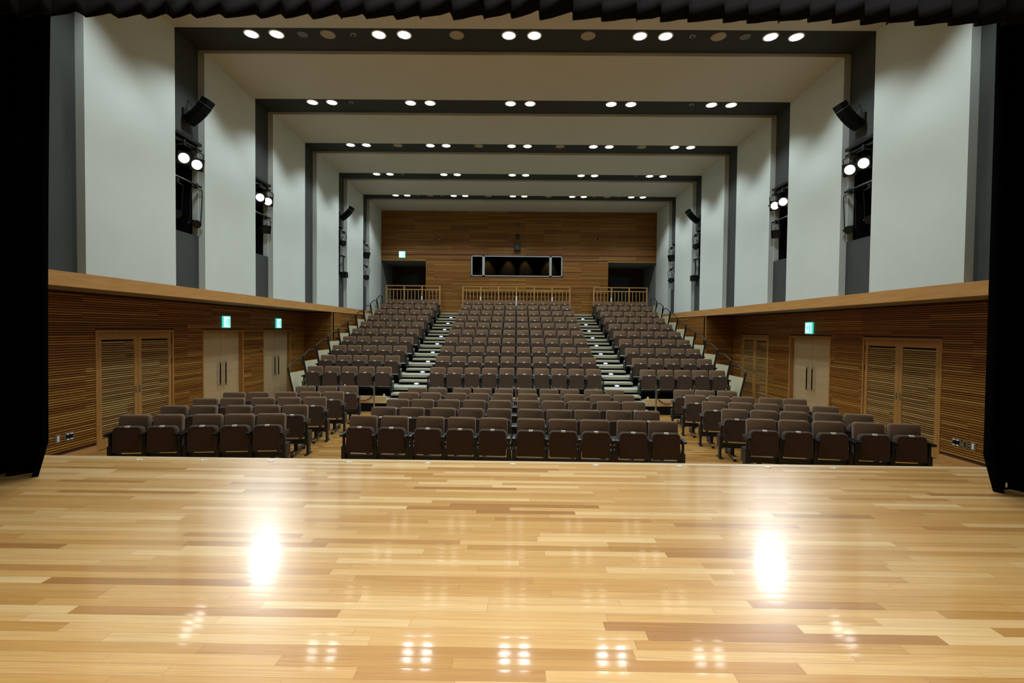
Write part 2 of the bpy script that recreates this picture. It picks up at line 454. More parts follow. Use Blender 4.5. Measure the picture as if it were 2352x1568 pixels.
m.box(OL[0], OL[1], YB - .02, YB + .06, OT, OT + .05); m.box(OR[0], OR[1], YB - .02, YB + .06, OT, OT + .05)
struct(m.obj('wall_back', [M['slat'], M['slat_back'], M['oak_frame']]), 'brown horizontal slat wall at the back of the hall')
for (a, b, side) in ((OL[0], OL[1], 'left'), (OR[0], OR[1], 'right')):
    m = MB(); m.cur = 0; m.box(a - .1, b + .1, YB + 2.3, YB + 2.4, ZF, OT + .2)
    m.cur = 1
    if side == 'left': m.box(a - .05, a, YB + .12, YB + 2.3, ZF, OT)
    else: m.box(b, b + .05, YB + .12, YB + 2.3, ZF, OT)
    m.cur = 0
    if side == 'left': m.box(b, b + .05, YB + .12, YB + 2.3, ZF, OT)
    else: m.box(a - .05, a, YB + .12, YB + 2.3, ZF, OT)
    m.cur = 1; m.box(a, b, YB, YB + 2.3, OT, OT + .06)
    struct(m.obj('wall_corridor_%s' % side, [M['corr'], M['corr_side']]))
    d = MB(); c = (a + b) / 2 - (0.22 if side == 'left' else 0.1); d.box(c - .55, c + .55, YB + 2.26, YB + 2.3, ZF, 5.28)
    struct(d.obj('door_%d' % (7 if side == 'left' else 8), M['black_metal']), 'dark door at the end of the %s corridor opening' % side)
struct(MB().box(xl, xr, 23.60, YB + 2.3, ZF - .05, ZF).obj('floor', M['deck']), 'pale landing behind the top row')
lm = MB(); lm.cur = 0; lm.box(xl, xr, 23.585, 23.62, ZF - .085, ZF + .001); lm.cur = 1; lm.box(xl, xr, 23.64, 23.68, ZF - .285, ZF - .05)
struct(lm.obj('trim_landing', [M['edge'], M['black']]))

# control room window
fr = MB()
fr.box(WX[0], WX[1], YB - .04, YB + .06, WZ[0], WZ[0] + .05); fr.box(WX[0], WX[1], YB - .04, YB + .06, WZ[1] - .05, WZ[1])
for xa, xb in ((WX[0], WX[0] + .06), (-1.70, -1.58), (1.61, 1.73), (WX[1] - .06, WX[1])):
    fr.box(xa, xb, YB - .04, YB + .06, WZ[0], WZ[1])
win = struct(fr.obj('window_1', M['alu']), 'silver framed control room window in the back wall')
g = MB().box(WX[0], WX[1], YB + .02, YB + .03, WZ[0], WZ[1]).obj('pane', M['glass'], win)
m = MB(); m.box(WX[0] - .5, WX[1] + .5, YB + 2.4, YB + 2.5, 4, 6.6); m.box(WX[0] - .5, WX[1] + .5, YB + .12, YB + 2.4, 6.5, 6.6)
m.box(WX[0] - .6, WX[0] - .5, YB + .12, YB + 2.5, 4, 6.6); m.box(WX[1] + .5, WX[1] + .6, YB + .12, YB + 2.5, 4, 6.6)
m.box(WX[0] - .5, WX[1] + .5, YB + .12, YB + 2.5, 3.95, 4)
struct(m.obj('wall_control_room', M['room']))
for lx in (-1.6, -0.45, 0.45, 1.75):
    spot('booth_lamp', (lx, YB + 2.1, 6.45), (lx, YB + 2.45, 4.6), 22, 60, 0.8, .03, (1, .72, .35))
tag(MB().box(-0.06, 0.13, YB + .45, YB + .65, 4.4, 6.4).obj('control_room_post', M['black']), 'dark upright post behind the middle of the control room window', 'post')
tag(MB().box(0.9, 1.12, YB + .2, YB + .4, 4.9, 5.09).obj('paper_stack', M['white_plastic']), 'small white box on the sill inside the control room window', 'box')
tag(MB().box(WX[0], WX[1], YB + .13, YB + .75, 4.8, 4.9).obj('control_desk', M['black_metal']), 'dark desk behind the control room window', 'desk')

# ------------------------------------------------------------------ doors
def add_handle(parent, x, s, y, z0, z1):
    h = MB(); xo = x - s * .07
    h.cyl((xo, y, z0 + .04), (xo, y, z1 - .04), .016, 10)
    o = h.obj('handle', M['black'], parent, True)
    c = MB()
    for z in (z0, z1 - .05): c.cyl((xo, y, z), (xo, y, z + .05), .017, 10); c.cyl((x, y, z + .025), (xo, y, z + .025), .012, 8)
    c.obj('handle_end', M['chrome'], o, True)
dn = [1]
def plain_door(s, ya, yb, label):
    W = HX + s * XL; root = empty('door_%d' % dn[0], (0, 0, 0)); dn[0] += 1; struct(root, label)
    fm = MB(); xs = (min(W + s * .08, W - s * .035), max(W + s * .08, W - s * .035))
    fm.box(*xs, ya, ya + .05, 0, 2.255); fm.box(*xs, yb - .05, yb, 0, 2.255); fm.box(*xs, ya + .05, yb - .05, 2.205, 2.255)
    fm.obj('door_frame', M['oak_frame'], root)
    mid = (ya + yb) / 2; x0 = W + s * .075
    for a, b in ((ya + .053, mid - .004), (mid + .004, yb - .053)):
        lf = MB().box(min(x0, x0 + s * .04), max(x0, x0 + s * .04), a, b, 0.01, 2.2).obj('door_leaf', M['door'], root)
        yy = mid - .12 if a < mid - .1 and b < mid else mid + .12
        add_handle(lf, x0, s, yy, .78, 1.42)
    return root
def louver_door(s, ya, yb, label, dark=True):
    W = HX + s * XL; root = empty('door_%d' % dn[0], (0, 0, 0)); dn[0] += 1; struct(root, label)
    fm = MB(); xs = (min(W + s * .08, W - s * .03), max(W + s * .08, W - s * .03))
    fm.box(*xs, ya, ya + .05, 0, 2.255); fm.box(*xs, yb - .05, yb, 0, 2.255); fm.box(*xs, ya + .05, yb - .05, 2.2, 2.255)
    fm.obj('door_frame', M['oak_frame'], root)
    mid = (ya + yb) / 2; x0 = W - s * .01
    for a, b, fixed in ((ya + .053, mid - .003, 0), (mid + .003, yb - .053, 1)):
        lf = MB(); xx = (min(x0, x0 + s * .04), max(x0, x0 + s * .04)); st = .095
        lf.box(*xx, a, a + st, .01, 2.195); lf.box(*xx, b - st, b, .01, 2.195)
        lf.box(*xx, a + st, b - st, .01, .2); lf.box(*xx, a + st, b - st, 2.07, 2.195)
        leaf = lf.obj('door_leaf', M['oak_frame'], root)
        sl = MB(); slats_side(sl, x0 + s * .03, s, a + st, b - st, .2, 2.06)
        sl.obj('louver', M['louver'], leaf)
        bk = MB(); bx0 = x0 + s * .06; bk.box(min(bx0, bx0 + s * .02), max(bx0, bx0 + s * .02), a + .02, b - .02, .1, 2.15)
        bk.obj('backing', M['louver_back'] if dark else M['slat_back'], leaf)
        hy = b - st / 2 if not fixed else a + st / 2
        MB().box(min(x0, x0 - s * .012), max(x0, x0 - s * .012), hy - .018, hy + .018, .98, 1.12).obj('handle', M['silver'], leaf)
        hg = MB(); hyy = a - .002 if not fixed else b + .002
        for z in (.35, 1.5, 1.95): hg.box(min(x0, x0 - s * .014), max(x0, x0 - s * .014), hyy - .012, hyy + .012, z, z + .13)
        hg.obj('hinge', M['grey_metal'], leaf)
    return root
louver_door(-1, 8.84, 10.88, 'pair of louvred wooden doors on the left wall nearest the stage')
plain_door(-1, 11.88, 13.68, 'pale plain double door on the left wall beside the louvred doors')
plain_door(-1, 14.75, 16.57, 'pale plain double door on the left wall farther from the stage')
louver_door(1, 9.02, 11.08, 'pair of louvred wooden doors on the right wall nearest the stage')
plain_door(1, 12.19, 14.03, 'pale plain double door on the right wall')
louver_door(1, 15.19, 17.0, 'pair of louvred doors on the right wall farthest from the stage', False)

# closer arm knob beside the far left door
W = wl
k = MB(); k.cyl((W, 14.66, 1.66), (W + .06, 14.66, 1.66), .05, 14)
tag(k.obj('door_stop', M['silver'], None, True), 'small round metal fitting on the slat wall beside the farther pale left door', 'fitting')

# ------------------------------------------------------------------ exit signs
def exit_sign(loc, rz, label):
    r = empty('exit_sign', loc, rz)           # local: faces -Y
    tag(r, label, 'exit sign', 'green exit signs')
    MB().box(-.155, .155, 0, .05, -.155, .155).obj('housing', M['exit_green'], r)
    MB().box(-.125, .125, -.004, 0, -.13, .13).obj('light_panel', M['exit_white'], r)
    fg = MB(); y = (-.008, -.004)             # running figure beside the doorway
    fg.box(.045, .10, *y, -.11, .105); 
    fg.cyl((-.012, y[0], .062), (-.012, y[1], .062), .022, 12)
    def bar(a, b, wd):
        a = Vector((a[0], 0, a[1])); b = Vector((b[0], 0, b[1])); d = (b - a).normalized(); n = Vector((-d.z, 0, d.x)) * wd / 2
        P = [a + n, a - n, b - n, b + n]
        fg.poly([(p.x, y[0], p.z) for p in P] + [(p.x, y[1], p.z) for p in P],
                [(0, 1, 2, 3), (7, 6, 5, 4), (0, 4, 5, 1), (1, 5, 6, 2), (2, 6, 7, 3), (3, 7, 4, 0)])
    bar((-.02, .04), (-.04, -.03), .034); bar((-.02, .03), (-.075, .0), .013); bar((-.075, 0), (-.095, .03), .012)
    bar((-.02, .03), (.02, .0), .013); bar((.02, 0), (.04, .02), .012)
    bar((-.04, -.03), (.0, -.06), .017); bar((.0, -.06), (.0, -.1), .014); bar((-.045, -.03), (-.06, -.07), .017); bar((-.06, -.07), (-.105, -.085), .014)
    fg.obj('running_figure', M['exit_green'], r)
exit_sign((wl + .055, 12.86, 2.47), R(90), 'lit green exit sign above the pale left door nearer the stage')
exit_sign((wl + .055, 15.70, 2.47), R(90), 'lit green exit sign above the farther pale left door')
exit_sign((wr - .055, 13.1, 2.47), R(-90), 'lit green exit sign above the pale door on the right wall')
exit_sign((-5.67, YB - .075, 6.0), 0, 'lit green exit sign high on the back wall above the left opening')

# ------------------------------------------------------------------ small wall fittings
def wall_plate(s, y, z, wd, kind, label):
    W = HX + s * XL - s * .022; r = empty('wall_outlet', (W, y, z), R(90) if s < 0 else R(-90)); tag(r, label, 'wall outlet', 'outlet plates low on the side walls')
    MB().box(-wd / 2 - .02, wd / 2 + .02, -.006, 0, -.07, .07).obj('plate', M['silver'], r)
    if kind == 'socket':
        MB().box(-wd / 2 + .005, wd / 2 - .005, -.012, -.006, -.04, .04).obj('socket', M['black'], r)
        mm = MB()
        for u in (-.035, .035):
            for v in (-.045, .045): mm.box(u - .022, u + .022, -.018, -.006, v - .01, v + .01)
        mm.obj('connector', M['white_plastic'], r)
    else: MB().box(-.018, .018, -.012, -.006, -.05, .05).obj('socket', M['white_plastic'] if kind == 'slim' else M['grey_metal'], r)
wall_plate(-1, 8.30, .41, .14, 'socket', 'wide socket plate low on the left slat wall beside the louvred door')
wall_plate(-1, 8.09, .41, .05, 'slim', 'narrow white socket plate low on the left slat wall nearest the curtain')
wall_plate(1, 8.68, .41, .14, 'socket', 'wide socket plate low on the right slat wall nearest the louvred door')
wall_plate(1, 8.51, .41, .05, 'round', 'dark narrow socket plate between two others on the right slat wall')
wall_plate(1, 8.36, .41, .05, 'slim', 'narrow white socket plate low on the right slat wall nearest the curtain')

r = empty('wall_speaker', (0.02, YB - .022, 6.42)); tag(r, 'black box speaker on the back wall above the control room window', 'speaker')
MB().box(-.16, .16, -.2, 0, -.19, .19).obj('cabinet', M['black_metal'], r)
g = MB(); g.cyl((0, -.2, -.05), (0, -.206, -.05), .09, 20); g.cyl((0, -.2, .1), (0, -.206, .1), .04, 16); g.obj('driver', M['grey_metal'], r, True)
r = empty('dome_camera', (0.03, YB - .022, 6.9)); tag(r, 'small dark dome camera on the back wall above the box speaker', 'camera')
g = MB(); g.box(-.09, .09, -.16, 0, -.02, .12); g.obj('housing', M['black_metal'], r)
g = MB(); g.cyl((0, -.08, -.02), (0, -.08, -.09), .08, 16, .05); g.obj('dome', M['grey_metal'], r, True)
g = MB(); g.cyl((0, -.1, 0), (0, -.02, 0), .06, 14)
r = empty('wall_sensor', (0.03, YB - .022, 7.55)); tag(r, 'faint small bracket high on the back wall above the dome camera', 'sensor')
b_ = MB(); b_.box(-.05, -.02, -.08, 0, -.1, .06); b_.box(.02, .05, -.08, 0, -.1, .06); b_.box(-.05, .05, -.03, 0, .0, .06); b_.obj('bracket', M['grey_metal'], r)
for x, sd in ((-3.86, 'left'), (3.96, 'right')):
    r = empty('wall_sensor', (x, YB - .022, 6.86)); tag(r, 'small grey sensor box on the back wall %s of the centre speaker' % sd, 'sensor', 'sensor boxes on the back wall')
    MB().box(-.06, .06, -.06, 0, -.09, .09).obj('case', M['silver'], r); MB().box(-.03, .03, -.07, -.06, -.06, .06).obj('window', M['black'], r)

# ------------------------------------------------------------------ ceiling fittings
ZC = ZU + RECC
BN = ['nearest the stage', 'second from the stage', 'third from the stage', 'fourth from the stage', 'farthest from the stage']
ring_me = MB(); n = 24
for i in range(n):
    a0, a1 = 2 * math.pi * i / n, 2 * math.pi * (i + 1) / n
    for (r0, z0, r1, z1) in ((.15, 0, .15, -.012), (.15, -.012, .125, -.014), (.125, -.014, .12, -.002)):
        ring_me.quad((r0 * math.cos(a0), r0 * math.sin(a0), z0), (r0 * math.cos(a1), r0 * math.sin(a1), z0),
                     (r1 * math.cos(a1), r1 * math.sin(a1), z1), (r1 * math.cos(a0), r1 * math.sin(a0), z1))
ring_me = ring_me.mesh('trim_ring', M['white_plastic'], True)
lamp_me = MB().cyl((0, 0, -.002), (0, 0, -.008), .125, 24).mesh('lamp', M['lamp_on'])
def simple(name, me, parent):
    o = bpy.data.objects.new(name, me); COL.objects.link(o); o.parent = parent; return o
PAIRX = [-5.13, -2.56, 0.05, 2.67, 5.27]
PP = ['left-wall', 'left-of-centre', 'middle', 'right-of-centre', 'right-wall']
for bi, b in enumerate(BANDS):
    y = b + 0.31
    for pi_, px in enumerate(PAIRX):
        for q, dx in enumerate((-.255, .255)):
            x = px + dx
            if bi > 0:
                r = empty('ceiling_downlight', (x, y, ZC))
                tag(r, 'lit round downlight, %s of the %s pair in the ceiling band %s' % (('left', 'right')[q], PP[pi_], BN[bi - 1]),
                    'downlight', 'lit downlights in the dark ceiling bands')
                simple('trim_ring', ring_me, r); simple('lamp', lamp_me, r)
            spot('downlight_beam', (x, y, ZC - .03), (x, y, 0), DOWN_W, 120, 0.38, 0.11)
big_me = MB().cyl((0, 0, 0), (0, 0, -.014), .135, 24).mesh('grille', M['beige_disc'], True)
bigrim = MB().cyl((0, 0, 0), (0, 0, -.010), .150, 24).mesh('rim', M['silver'], True)
gry_me = MB().cyl((0, 0, 0), (0, 0, -.012), .10, 20).mesh('grille', M['grey_disc'], True)
gryrim = MB().cyl((0, 0, 0), (0, 0, -.008), .112, 20).mesh('rim', M['grey_metal'], True)
sm_me = MB().cyl((0, 0, 0), (0, 0, -.02), .065, 18, .055).mesh('base', M['silver'], True)
sm2_me = MB().cyl((0, 0, -.02), (0, 0, -.045), .022, 12).mesh('sensor_head', M['grey_metal'], True)
def ceil_disc(kind, x, band, label):
    y = BANDS[band] + .31
    nm = {'big': 'ceiling_speaker', 'grey': 'ceiling_speaker', 'small': 'smoke_detector'}[kind]
    r = empty(nm, (x, y, ZC)); tag(r, label, nm.replace('_', ' '), 'round unlit fittings in the ceiling bands')
    if kind == 'big': simple('rim', bigrim, r); simple('grille', big_me, r)
    elif kind == 'grey': simple('rim', gryrim, r); simple('grille', gry_me, r)
    else: simple('base', sm_me, r); simple('sensor_head', sm2_me, r)
for x, kd, lb in ((-4.35, 'grey', 'grey round ceiling speaker beside the leftmost lights in the band nearest the stage'),
                  (-3.84, 'big', 'cream round ceiling speaker at left in the band nearest the stage'),
                  (-3.33, 'small', 'small ceiling detector left of the second light pair, band nearest the stage'),
                  (-1.25, 'big', 'cream round ceiling speaker left of the middle pair, band nearest the stage'),
                  (1.38, 'big', 'cream round ceiling speaker right of the middle pair, band nearest the stage'),
                  (3.46, 'small', 'small ceiling detector right of the fourth light pair, band nearest the stage'),
                  (3.98, 'big', 'cream round ceiling speaker at right in the band nearest the stage'),
                  (4.51, 'grey', 'grey round ceiling speaker beside the rightmost lights in the band nearest the stage')):
    ceil_disc(kd, x, 1, lb)
for x, sd in ((-4.37, 'left'), (4.5, 'right')): ceil_disc('small', x, 2, 'small ceiling detector toward the %s in the second ceiling band' % sd)
for x, sd in ((-3.86, 'far left'), (-1.26, 'centre-left'), (1.35, 'centre-right'), (3.96, 'far right')):
    ceil_disc('big', x, 3, 'cream round ceiling speaker %s in the third ceiling band' % sd)
for x, sd in ((-4.4, 'left'), (4.49, 'right')): ceil_disc('small', x, 4, 'small ceiling detector toward the %s in the fourth ceiling band' % sd)
for x, sd in ((-3.86, 'far left'), (-1.28, 'centre-left'), (1.37, 'centre-right'), (3.95, 'far right')):
    ceil_disc('big', x, 5, 'cream round ceiling speaker %s in the farthest ceiling band' % sd)
for x, sd in ((-4.38, 'outer left'), (-3.35, 'inner left'), (3.4, 'inner right'), (4.45, 'outer right')):
    ceil_disc('small', x, 5, 'small ceiling detector at %s in the farthest ceiling band' % sd)

# ------------------------------------------------------------------ stage spotlights in the wall niches
def fixture(loc, target, lit, hang, label, group, square=True, size=.105, name='stage_spotlight'):
    """a can with yoke and clamp hanging from the pipe; local -Z is the beam"""
    r = empty(name, loc); tag(r, label, 'spotlight', group)
    d = (Vector(target) - Vector(loc)).normalized(); q = d.to_track_quat('-Z', 'Y'); T = q.to_matrix()
    def place(o): o.rotation_mode = 'QUATERNION'; o.rotation_quaternion = q; return o
    h = MB(); h.cyl((0, 0, .19), (0, 0, 0), size * .82, 18, size * 1.02); h.cyl((0, 0, .28), (0, 0, .19), size * .5, 14, size * .82)
    body = place(h.obj('housing', M['black_metal'], r, True))
    if square:
        f = MB(); o = size * 1.22
        for (a, b, c, e) in ((-o, o, -o, -o * .82), (-o, o, o * .82, o), (-o, -o * .82, -o, o), (o * .82, o, -o, o)): f.box(a, b, c, e, -.02, 0)
        f.box(-o, o, -o, o, 0.0, .008)
        place(f.obj('colour_frame', M['black_metal'], r))
    le = MB().cyl((0, 0, -.012), (0, 0, -.002), size * .9, 24)
    place(le.obj('lens', M['spot_on'] if lit else M['lens_off'], r))
    top = Vector((0, 0, hang)); y = MB(); side = (q @ Vector((1, 0, 0)))
    side.z = 0; side.normalize(); side *= size * 1.2
    c0 = -d * .1
    y.tube([c0 + side, c0 + side * 1.05 + Vector((0, 0, hang - .1)) - c0 * 1.0, top - Vector((0, 0, .06))], .009, 6)
    y.tube([c0 - side, c0 - side * 1.05 + Vector((0, 0, hang - .1)) - c0 * 1.0, top - Vector((0, 0, .06))], .009, 6)
    y.obj('yoke', M['black_metal'], r)
    c = MB(); c.box(-.025, .025, -.03, .03, hang - .07, hang + .035); c.cyl((-.04, 0, hang - .02), (.06, 0, hang - .02), .01, 8); c.obj('clamp', M['grey_metal'], r)
    kn = MB(); kn.cyl(c0 + side * 1.1, c0 + side * 1.35, .018, 10); kn.obj('knob', M['black_metal'], r)
    return r
def pipe(s, ya, yb, z, xo, label):
    x = HX + s * (XU + xo); r = empty('lighting_pipe', (x, ya, z)); tag(r, label, 'pipe', 'lighting pipes in the wall niches')
    MB().cyl((0, 0, 0), (0, yb - ya, 0), .024, 12).obj('tube', M['black_metal'], r, True)
    for yy in (.04, yb - ya - .03): MB().box(min(0, s * .5), max(0, s * .5), yy - .012, yy + .012, -.012, .012).obj('bracket', M['black_metal'], r)
    return x
for s, sd in ((-1, 'left'), (1, 'right')):
    tx = -s
    for bi in (1, 2):
        b = BANDS[bi]; bn = ('first', 'second')[bi - 1]
        g1 = 'lit spotlights in the wall niches'
        x = pipe(s, b + .04, b + .86, 6.08, .06, 'black upper pipe in the %s wall niche of the %s dark band' % (sd, bn))
        # open lamp hood above the pipe
        tag(MB().box(min(x - s * .02, x + s * .3), max(x - s * .02, x + s * .3), b + .03, b + .87, 6.17, 6.23).obj('cable_tray', M['black_metal']),
            'black cable tray above the lights in the %s niche of the %s band' % (sd, bn), 'cable tray', 'cable trays in the wall niches')
        tgt = (tx * 2.2, 3.2, ZS) if bi == 1 else (s * .45, 2.35, ZS)
        for q, yy in enumerate((b + .30, b + .70)):
            loc = (x - s * .02, yy, 5.745)
            fixture(loc, tgt, True, .335, 'lit stage spotlight, %s of the pair in the %s niche of the %s dark band' % (('nearer', 'farther')[q], sd, bn), g1)
            dd = (Vector(tgt) - Vector(loc)).normalized()
            spot('spot_beam', Vector(loc) + dd * .03, tgt, SPOT1_W if bi == 1 else SPOT_W, 24 if bi == 1 else 34, .6, .085, (0.93, .97, 1.0))
        x2 = pipe(s, b + .04, b + .86, 5.32, .06, 'black lower pipe in the %s wall niche of the %s dark band' % (sd, bn))
        if bi == 1:
            fixture((x2 - s * .0, b + .72, 4.5), (tx * 1.0, 4.0, 1.6), False, .82, 'unlit spotlight on a long drop below the %s first-band lights' % sd, 'unlit spotlights in the wall niches', False, .085)
            fixture((x2 + s * .12, b + .30, 4.62), (tx * 1.0, 4.0, 1.6), False, .70, 'unlit spotlight half hidden inside the %s first-band niche' % sd, 'unlit spotlights in the wall niches', False, .085)
        else:
            fixture((x2 - s * .0, b + .66, 4.98), (tx * 1.5, 4.0, 1.4), False, .34, 'unlit spotlight hanging under the %s second-band lights' % sd, 'unlit spotlights in the wall niches', True, .09)
    for bi in (4, 5):
        b = BANDS[bi]; bn = ('fourth', 'fifth')[bi - 4]; g2 = 'unlit spotlights in the wall niches'
        x = pipe(s, b + .04, b + .86, 6.08, .06, 'black upper pipe in the %s wall niche of the %s dark band' % (sd, bn))
        fixture((x - s * .03, b + .62, 5.62), (tx * 3, 14, .6) , False, .46, 'unlit spotlight on the upper pipe, %s niche of the %s band' % (sd, bn), g2, bi == 5, .12)
        x2 = pipe(s, b + .04, b + .86, 5.15, .06, 'black lower pipe in the %s wall niche of the %s dark band' % (sd, bn))
        if bi == 5:
            fixture((x2 - s * .03, b + .62, 4.62), (tx * 2, 12, 2.6), False, .50, 'unlit spotlight on the lower pipe, %s niche of the fifth band' % sd, g2, False, .12)
        else:
            r = empty('floodlight', (x2 - s * .04, b + .62, 4.42)); tag(r, 'long black floodlight on a drop arm in the %s fourth-band niche' % sd, 'floodlight', 'floodlights on drop arms')
            MB().box(-.13, .13, -.12, .1, -.12, .1).obj('housing', M['black_metal'], r)
            a = MB(); a.tube([(0, 0, .1), (s * .03, 0, .2), (s * .03, 0, .62), (0, 0, .73)], .022, 8); a.obj('drop_arm', M['black_metal'], r, True)

# curved loudspeaker columns
def line_array(s, y, label):
    x = HX + s * (XU + REC); r = empty('loudspeaker_column', (x, y, 6.7)); tag(r, label, 'loudspeaker', 'curved loudspeaker columns')
    # arc in the XZ plane from near the wall, rising toward the hall centre
    ctr = Vector((s * .49, 0, .82)); rad = 1.215
    def pt(a, rr): return Vector((ctr.x - s * rr * math.sin(a), 0, ctr.z - rr * math.cos(a)))
    A0, A1, nn = R(30), R(62), 5
    for i in range(nn):
        a0 = A0 + (A1 - A0) * i / nn + .002; a1 = A0 + (A1 - A0) * (i + 1) / nn - .002
        P = []
        for yy in (-.115, .115):
            for (a, rr) in ((a0, rad - .02), (a1, rad - .02), (a1, rad - .17), (a0, rad - .17)):
                p = pt(a, rr); P.append((p.x, yy, p.z))
        cb = MB().poly(P, [(0, 1, 2, 3), (7, 6, 5, 4), (0, 4, 5, 1), (1, 5, 6, 2), (2, 6, 7, 3), (3, 7, 4, 0)])
        c = cb.obj('cabinet', M['black'], r)
    b = MB(); b.box(min(0, -s * .04), max(0, -s * .04), -.09, .09, -.1, .1); p = pt(A0, rad - .1)
    b.cyl((0, 0, 0), (p.x, 0, p.z), .03, 8); b.obj('bracket', M['black_metal'], r)
    c = MB(); p2 = pt(R(42), rad - .19); c.tube([(-s * .02, .02, .08), (-s * .06, .03, .30), (p2.x, .03, p2.z)], .006, 6); c.obj('cable', M['black'], r)
for s, sd in ((-1, 'left'), (1, 'right')):
    line_array(s, BANDS[1] + .48, 'curved black loudspeaker column on the %s wall near the stage' % sd)
    line_array(s, BANDS[4] + .45, 'curved black loudspeaker column on the %s wall toward the back' % sd)

# ------------------------------------------------------------------ retractable seating risers
RISE, ROWP = 0.285, 0.995
NOSE0, BACK0 = 13.60, 14.50
AL = (-3.70, -2.62); AR = (2.62, 3.72)
for k in range(1, 12):
    yn = NOSE0 + ROWP * (k - 1); yb_ = yn + ROWP if k < 10 else 23.58; z = RISE * k
    if k == 11: yn = 23.60
    if k < 11:
        r = empty('seating_riser', (0, yn, 0))
        tag(r, '%s stepped seating platform, black with pale edge boards' % (('lowest' if k == 1 else 'highest' if k == 10 else ORD[k - 1] + ' lowest'),), 'seating platform', 'stepped platforms of the seating stand')
        # deck and black front under it (local y from the nosing)
        L = yb_ - yn
        MB().box(-6.64, 6.66, 0.03, L + .03, z - .05, z).obj('deck', M['deck'], r)
        e = MB()
        MB().box(-6.5, 6.52, 0.10, .14, max(0, z - RISE), z - .05).obj('fascia', M['black'], r)
        for (xa, xb) in (AL, AR):
            MB().box(xa, xb, -.015, .03, z - .085, z + .001).obj('edge_board', M['edge'], r)
        for (xa, xb) in ((-6.5, AL[0]), (AL[1], AR[0]), (AR[1], 6.52)):
            MB().box(xa, xb, -.01, .03, z - .06, z + .001).obj('edge_trim', M['frame_black'], r)
    for (xa, xb) in (AL, AR):
        sd = 'left' if xa < 0 else 'right'
        q = empty('aisle_step', ((xa + xb) / 2, yn, z - RISE)); hw = (xb - xa) / 2 - .03; h = RISE / 2
        tag(q, 'pale half step in the %s aisle before the %s' % (sd, 'landing at the back wall' if k == 11 else ('lowest' if k == 1 else 'highest' if k == 10 else ORD[k - 1] + ' lowest') + ' seating platform'), 'step', 'half steps in the seating aisles')
        MB().box(-hw, hw, -.36, -.02, h - .02, h).obj('tread', M['deck'], q)
        MB().box(-hw, hw, -.40, -.36, h - .06, h + .001).obj('edge_board', M['edge'], q)
        MB().box(-hw + .02, hw - .02, -.34, -.02, 0, h - .02).obj('riser_box', M['black'], q)
        if k > 1:
            MB().prism([(.03 + .075 * math.cos(2 * math.pi * i / 16), .038 + .022 * math.sin(2 * math.pi * i / 16)) for i in range(16)], -.372, -.34).obj('step_light', M['step_on'], q)
        if k == 11: continue
        MB().box(xa - .03, xa, -.03, .06, z - .08, z + .2).obj('end_plate', M['ply'], r) if xa < 0 else MB().box(xb, xb + .03, -.03, .06, z - .08, z + .2).obj('end_plate', M['ply'], r)
m = MB(); 
for side_i, (xa, xb) in enumerate(((-6.5, -3.62), (AL[1] + .05, AR[0] - .05), (3.62, 6.52))):
    o = MB(); o.box(xa, xb, 13.50, 13.55, .24, .44); r = o.obj('kick_board', M['ply'])
    tag(r, 'pale plywood kick board along the front of the %s raised seating block' % ('left', 'centre', 'right')[side_i], 'board', 'kick boards of the seating stand')
    # black footing under it
    MB().box(xa, xb, 13.52, 13.6, 0, .24).obj('footing', M['black'], r)
for x0, s in ((-4.0, -1), (3.98, 1)):
    c = MB(); c.tube([(x0, 13.47, .45), (x0 + s * .10, 13.46, .36), (x0 + s * .22, 13.46, .31), (x0 + s * .36, 13.47, .33)], .016, 6)
    tag(c.obj('strap', M['red'], None, True), 'dark red strap hanging in front of the %s kick board' % ('left' if s < 0 else 'right'), 'strap')

# side guard rails of the seating stand
for s, sd in ((-1, 'left'), (1, 'right')):
    x = s * 6.60 + (0 if s < 0 else .02)
    for k in range(1, 11):
        y = 13.93 + ROWP * (k - 1); f = RISE * k
        r = empty('guard_rail', (x, y, f)); tag(r, 'cream side guard panel with black handrail at the %s end of the %s raised row' % (sd, 'front' if k == 1 else 'top' if k == 10 else ORD[k - 1]), 'guard rail', 'guard panels beside the raised rows')
        p = MB(); wd = .022
        def beam(a, b, w2=.022, t2=.03):
            a = Vector(a); b = Vector(b); dd = (b - a).normalized(); nn = Vector((0, -dd.z, dd.y)) * w2
            P = []
            for xx in (-t2, t2):
                for q in (a + nn, a - nn, b - nn, b + nn): P.append((xx / 2, q.y, q.z))
            p.poly(P, [(0, 1, 2, 3), (7, 6, 5, 4), (0, 4, 5, 1), (1, 5, 6, 2), (2, 6, 7, 3), (3, 7, 4, 0)])
        beam((0, 0, .89), (0, .40, 0), .03)
        p.obj('post', M['frame_black'], r)
        h = MB()
        h.tube([(0, -.05, .885), (0, 0, .90), (0, .50, 1.075), (0, .92, 1.075), (0, .95, 1.0)], .017, 8)
        if k < 10: h.tube([(0, .95, 1.0), (0, 1.0, .88)], .014, 8)
        else: h.tube([(0, .95, 1.0), (0, 1.0, 0.5)], .014, 8)
        h.obj('handrail', M['grey_metal'], r, True)
        L = 1.0 if k < 10 else .62
        pl = MB(); tt = .006
        P = [(0.075, .725), (L + .075 - (0 if k < 10 else .1), .725), (L + .30 - (0 if k < 10 else .2), .02), (.39, .02)]
        pl.poly([(-tt, a, b) for a, b in P] + [(tt, a, b) for a, b in P], [(0, 1, 2, 3), (7, 6, 5, 4), (0, 4, 5, 1), (1, 5, 6, 2), (2, 6, 7, 3), (3, 7, 4, 0)])
        pl.obj('panel', M['cream'], r)

